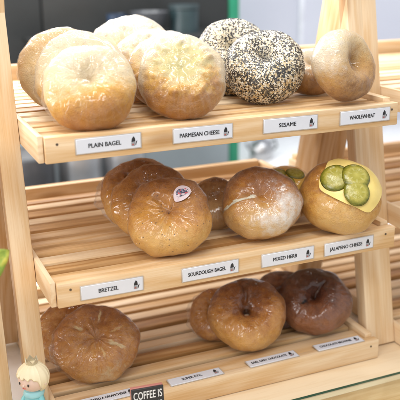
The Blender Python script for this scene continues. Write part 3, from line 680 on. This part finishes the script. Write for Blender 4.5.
# hair: shell over the head with a jagged fringe
mb = MB(); n, mrow = 48, 16; vs = []; fs = []
for i in range(mrow+1):
    for k in range(n):
        a = 2*math.pi*k/n; front = max(0, -math.sin(a))       # the face is towards -y
        low = -1.15+1.42*min(1, front*1.5)**.8+.10*math.sin(k*1.9)*(front > .1)
        e = math.pi/2+(low-math.pi/2)*i/mrow
        rr = HR*1.07*(1+.03*math.sin(k*2.4)*math.cos(e)); 
        if i == mrow: rr = HR*.97
        vs.append(Vector((rr*math.cos(e)*math.cos(a), rr*math.cos(e)*math.sin(a), HZ+rr*math.sin(e))))
for i in range(mrow):
    for k in range(n): fs.append((i*n+k, (i+1)*n+k, (i+1)*n+(k+1) % n, i*n+(k+1) % n))
mb.add(vs, fs); mb.build('hair', M_hair, hd)
mb = MB(); n = 40; vs = []; fs = []
for (rb, zz) in ((.0056, 0), (.0066, 1)):
    for k in range(n):
        a = 2*math.pi*k/n; h = 0 if zz == 0 else .0022+.0052*abs(((k % 8)/8)-.5)*2
        vs.append((rb*math.cos(a), rb*math.sin(a), HZ+HR*.98+h))
for k in range(n): fs.append((k, (k+1) % n, n+(k+1) % n, n+k))
mb.add(vs, fs); cw = mb.build('crown', M_gold, root, False)
sm = cw.modifiers.new('thickness', 'SOLIDIFY'); sm.thickness = .0007
mb = MB(); mb.lathe([(.0005, .020), (.0150, .0205), (.0148, .028), (.0120, .045), (.0095, .058), (.0072, .0640), (.0005, .0645)], 32); mb.build('coat', M_teal, root)
mb = MB(); mb.lathe([(.0080, .0580), (.0108, .0590), (.0114, .0615), (.0100, .0645), (.0074, .0655), (.0060, .0640)], 32, cap=False); mb.build('collar', M_teal2, root)
for s in (-1, 1):
    mb = MB(); mb.tube([(s*.0080, 0, .0580), (s*.0125, -.002, .0500), (s*.0125, -.0080, .0440), (s*.0070, -.0140, .0455)], [.0036, .0037, .0034, .0030], 14); ar = mb.build('arm', M_teal, root)
    mb = MB(); mb.ball((s*.0056, -.0152, .0462), (.0026, .0026, .0028), 12, 8)
    for q in range(4): mb.tube([(s*.0056+(q-1.5)*.0011, -.0165, .0465), (s*.0050+(q-1.5)*.0011, -.0190, .0470), (s*.0040+(q-1.5)*.0010, -.0194, .0484)], [.0006, .00055, .0004], 6)
    mb.tube([(s*.0078, -.0158, .0472), (s*.0074, -.0175, .0490)], [.0007, .0005], 6); mb.build('hand', M_skin, ar)
    mb = MB(); mb.tube([(s*.0060, 0, .0210), (s*.0060, 0, .0060)], .0042, 14); mb.ball((s*.0060, -.0030, .0032), (.0046, .0075, .0032), 14, 8); mb.build('leg', M_dk, root)
fl = MB(); fl.tube([(0, -.0185, .044), (0, -.0190, .0535)], .0006, 8)
for q in range(6):
    a = q*1.047; fl.ball((.0026*math.cos(a), -.0190+.0018*math.sin(a), .0560+.0006*(q % 2)), (.0022, .0020, .0030), 10, 8)
fl.ball((0, -.0190, .0572), .0022, 10, 8); fl.build('red_rose', M_redp, root)

# ------------------------------------------------------------------ leafy plant at the left edge
root = empty('potted_plant', (-.105, -.060, .0012)); tag(root, 'yellow green leafy plant poking in at the left edge of the picture', 'plant')
mb = MB(); mb.lathe([(.001, 0), (.026, 0), (.034, .058), (.036, .060), (.036, .068), (.031, .068), (.030, .058), (.001, .057)], 32, cap=False); mb.build('pot', simple('pot_clay', (.62, .60, .56), .6), root)
t = NT('leaf'); nn = t.noise(t.obj(), 70, 4, .6); t.bs(col=t.ramp(nn, [(.3, (.10, .20, .02)), (.5, (.22, .34, .04)), (.68, (.55, .48, .06))]), rough=.4, sss=.1, normal=t.bump(nn, .3, .002))
M_leaf = t.mat; pr = random.Random(3)
def leaf(mb, base, tip, wid, bend, nrm=(0, -.6, 1)):
    base, tip = Vector(base), Vector(tip); d = tip-base; side = d.cross(Vector(nrm)).normalized(); upv = side.cross(d).normalized(); vs = []; fs = []; n = 14
    for i in range(n+1):
        q = i/n; w = wid*(math.sin(math.pi*q**.8)**.8+.02); c = base+d*q+upv*bend*math.sin(math.pi*q)
        for j in (-1, -.5, 0, .5, 1): vs.append(c+side*w*j+upv*abs(j)*w*.25+upv*.0008*math.sin(i*2.1+j))
    for i in range(n):
        for j in range(4): fs.append((i*5+j, i*5+j+1, (i+1)*5+j+1, (i+1)*5+j))
    mb.add(vs, fs)
for i in range(11):
    a = pr.uniform(0, 6.28); L = pr.uniform(.024, .034); h = pr.uniform(.15, .215)
    mb = MB(); leaf(mb, (.008*math.cos(a), .008*math.sin(a), h-.02), (L*math.cos(a), L*math.sin(a), h+.02), .012, .006); lo = mb.build('leaf', M_leaf, root)
    so = lo.modifiers.new('thickness', 'SOLIDIFY'); so.thickness = .0006
mb = MB(); leaf(mb, (.006, .004, .226), (.0545, .008, .251), .0155, .004, (0, -1, .25)); lo = mb.build('leaf', M_leaf, root); so = lo.modifiers.new('thickness', 'SOLIDIFY'); so.thickness = .0006
mb = MB()
for i in range(5): a = i*1.257; mb.tube([(.006*math.cos(a), .006*math.sin(a), .055), (.009*math.cos(a), .009*math.sin(a), .12), (.008*math.cos(a), .008*math.sin(a), .225)], [.0018, .0015, .001], 8)
mb.build('stem', simple('stem_green', (.16, .22, .05), .5), root)

# ------------------------------------------------------------------ kitchen behind
root = empty('kitchen_cabinet', (0, 1.30, -.92)); tag(root, 'dark kitchen cabinet with a green edge strip, blurred behind the top tray', 'cabinet')
M_cdark = simple('cabinet_dark', (.030, .032, .032), .45, var=.08, scale=6); M_cgrey = simple('cabinet_grey', (.27, .31, .33), .4, var=.05, scale=5); M_green = simple('cabinet_green', (.02, .24, .13), .4, var=.03)
mb = MB(); mb.board((-1.2, .10, .0), (.846, .36, 2.2), 2, .003); mb.build('carcass', M_cdark, root)
mb = MB(); mb.board((-1.2, .06, .962), (.30, .098, 2.2), 2, .003); mb.board((.304, .06, .962), (.846, .098, 2.2), 2, .003); mb.build('door', M_cdark, root)
mb = MB(); mb.board((-1.2, .058, .0), (.846, .098, .955), 2, .003); mb.build('lower_panel', M_cgrey, root)
mb = MB(); mb.board((.848, .058, .0), (.8795, .36, 2.2), 2, .002); mb.build('edge_strip', M_green, root)
mb = MB(); mb.board((.25, -.10, 1.215), (.80, .059, 1.228), 0, .002); mb.build('shelf', M_cdark, root)
def lathe_thing(name, prof, loc, mat, label, cat, extra=None):
    r = empty(name, loc); tag(r, label, cat); mb = MB(); mb.lathe(prof, 32); mb.build('body', mat, r)
    if extra: extra(r)
    return r
SZ = -.92+1.2285
def cup_handle(r):
    mb = MB(); mb.tube([(.024, 0, .045), (.038, 0, .042), (.040, 0, .024), (.024, 0, .016)], .003, 10); mb.build('handle', simple('cup_blue_handle', (.05, .14, .34), .3), r)
lathe_thing('cup', [(.001, 0), (.022, 0), (.026, .055), (.0235, .055), (.020, .005), (.001, .005)], (.475, 1.26, SZ), simple('cup_blue', (.025, .045, .085), .3), 'blurred blue cup on the dark shelf behind', 'cup', cup_handle)
def bowl_foot(r):
    mb = MB(); mb.lathe([(.016, -.0002), (.018, -.0002), (.018, .006), (.016, .006)], 24, cap=False); mb.build('foot', M_white, r)
lathe_thing('bowl', [(.001, .004), (.020, .004), (.040, .028), (.052, .058), (.049, .058), (.036, .030), (.001, .010)], (.565, 1.26, SZ), simple('bowl_glaze', (.085, .09, .10), .3), 'blurred grey white bowl on the dark shelf behind', 'bowl', bowl_foot)
def jar_lid(r):
    mb = MB(); mb.lathe([(.001, .062), (.040, .062), (.041, .072), (.001, .074)], 32); mb.build('lid', simple('jar_lid', (.04, .06, .066), .4), r)
lathe_thing('canister', [(.001, 0), (.038, 0), (.039, .060), (.001, .061)], (.665, 1.26, SZ), simple('canister_teal', (.026, .048, .054), .35), 'blurred teal canister on the dark shelf behind', 'canister', jar_lid)
M_steel = simple('brushed_steel', (.46, .46, .47), .34, .85, var=.08, scale=12)
M_steeld = simple('dark_steel', (.07, .07, .075), .4, .5)
# low worktop holding the pots seen below the top tray
root = empty('back_worktop', (0, 0, -.92)); tag(root, 'pale worktop along the wall far behind the stand', 'worktop')
mb = MB(); mb.board((-.7, .98, .765), (.80, 1.29, .79), 0, .003); mb.build('top', M_cgrey, root)
mb = MB(); mb.board((-.68, 1.0, 0), (.78, 1.28, .764), 2, .003); mb.build('base', M_cgrey, root)
mb = MB(); mb.board((.892, 1.22, .785), (2.2, 1.69, .815), 0, .003); mb.build('top', M_white, root)
mb = MB(); mb.board((.90, 1.25, 0), (2.2, 1.685, .784), 2, .003); mb.build('base', M_white, root)
def pot_lid(r):
    mb = MB(); mb.lathe([(.001, .164), (.058, .164), (.060, .170), (.020, .184), (.001, .186)], 32); lo = mb.build('lid', M_steel, r)
    mb = MB(); mb.ball((0, 0, .192), .010, 14, 10); mb.build('knob', M_steeld, lo)
for (x, y, mt, lb) in ((.205, 1.17, M_steeld, 'dark steel urn blurred behind the left leg under the top tray'), (.335, 1.20, M_steel, 'bright steel urn blurred beneath the plain bagel label'), (.462, 1.22, M_steel, 'steel urn blurred behind, above the bretzel row')):
    lathe_thing('urn', [(.001, 0), (.056, 0), (.060, .006), (.060, .158), (.058, .163), (.001, .163)], (x, y, -.1295), mt, lb, 'urn', pot_lid)
# kettle on the white worktop
root = empty('kettle', (.958, 1.36, -.1045)); tag(root, 'round steel kettle blurred against the white wall behind', 'kettle')
mb = MB(); mb.lathe([(.001, 0), (.026, 0), (.036, .014), (.038, .030), (.033, .050), (.020, .060), (.001, .062)], 32); mb.build('body', M_steel, root)
mb = MB(); mb.lathe([(.001, .0622), (.018, .0622), (.012, .067), (.001, .068)], 24); lo = mb.build('lid', M_steel, root)
mb = MB(); mb.ball((0, 0, .0715), .0045, 12, 8); mb.build('knob', M_steeld, lo)
mb = MB(); mb.tube([(-.030, 0, .030), (-.046, 0, .045), (-.052, 0, .056)], [.008, .005, .004], 12); mb.build('spout', M_steel, root)
mb = MB(); mb.tube([(.026, 0, .050), (.048, 0, .058), (.054, 0, .036), (.036, 0, .020)], .0035, 10); mb.build('handle', M_steeld, root)
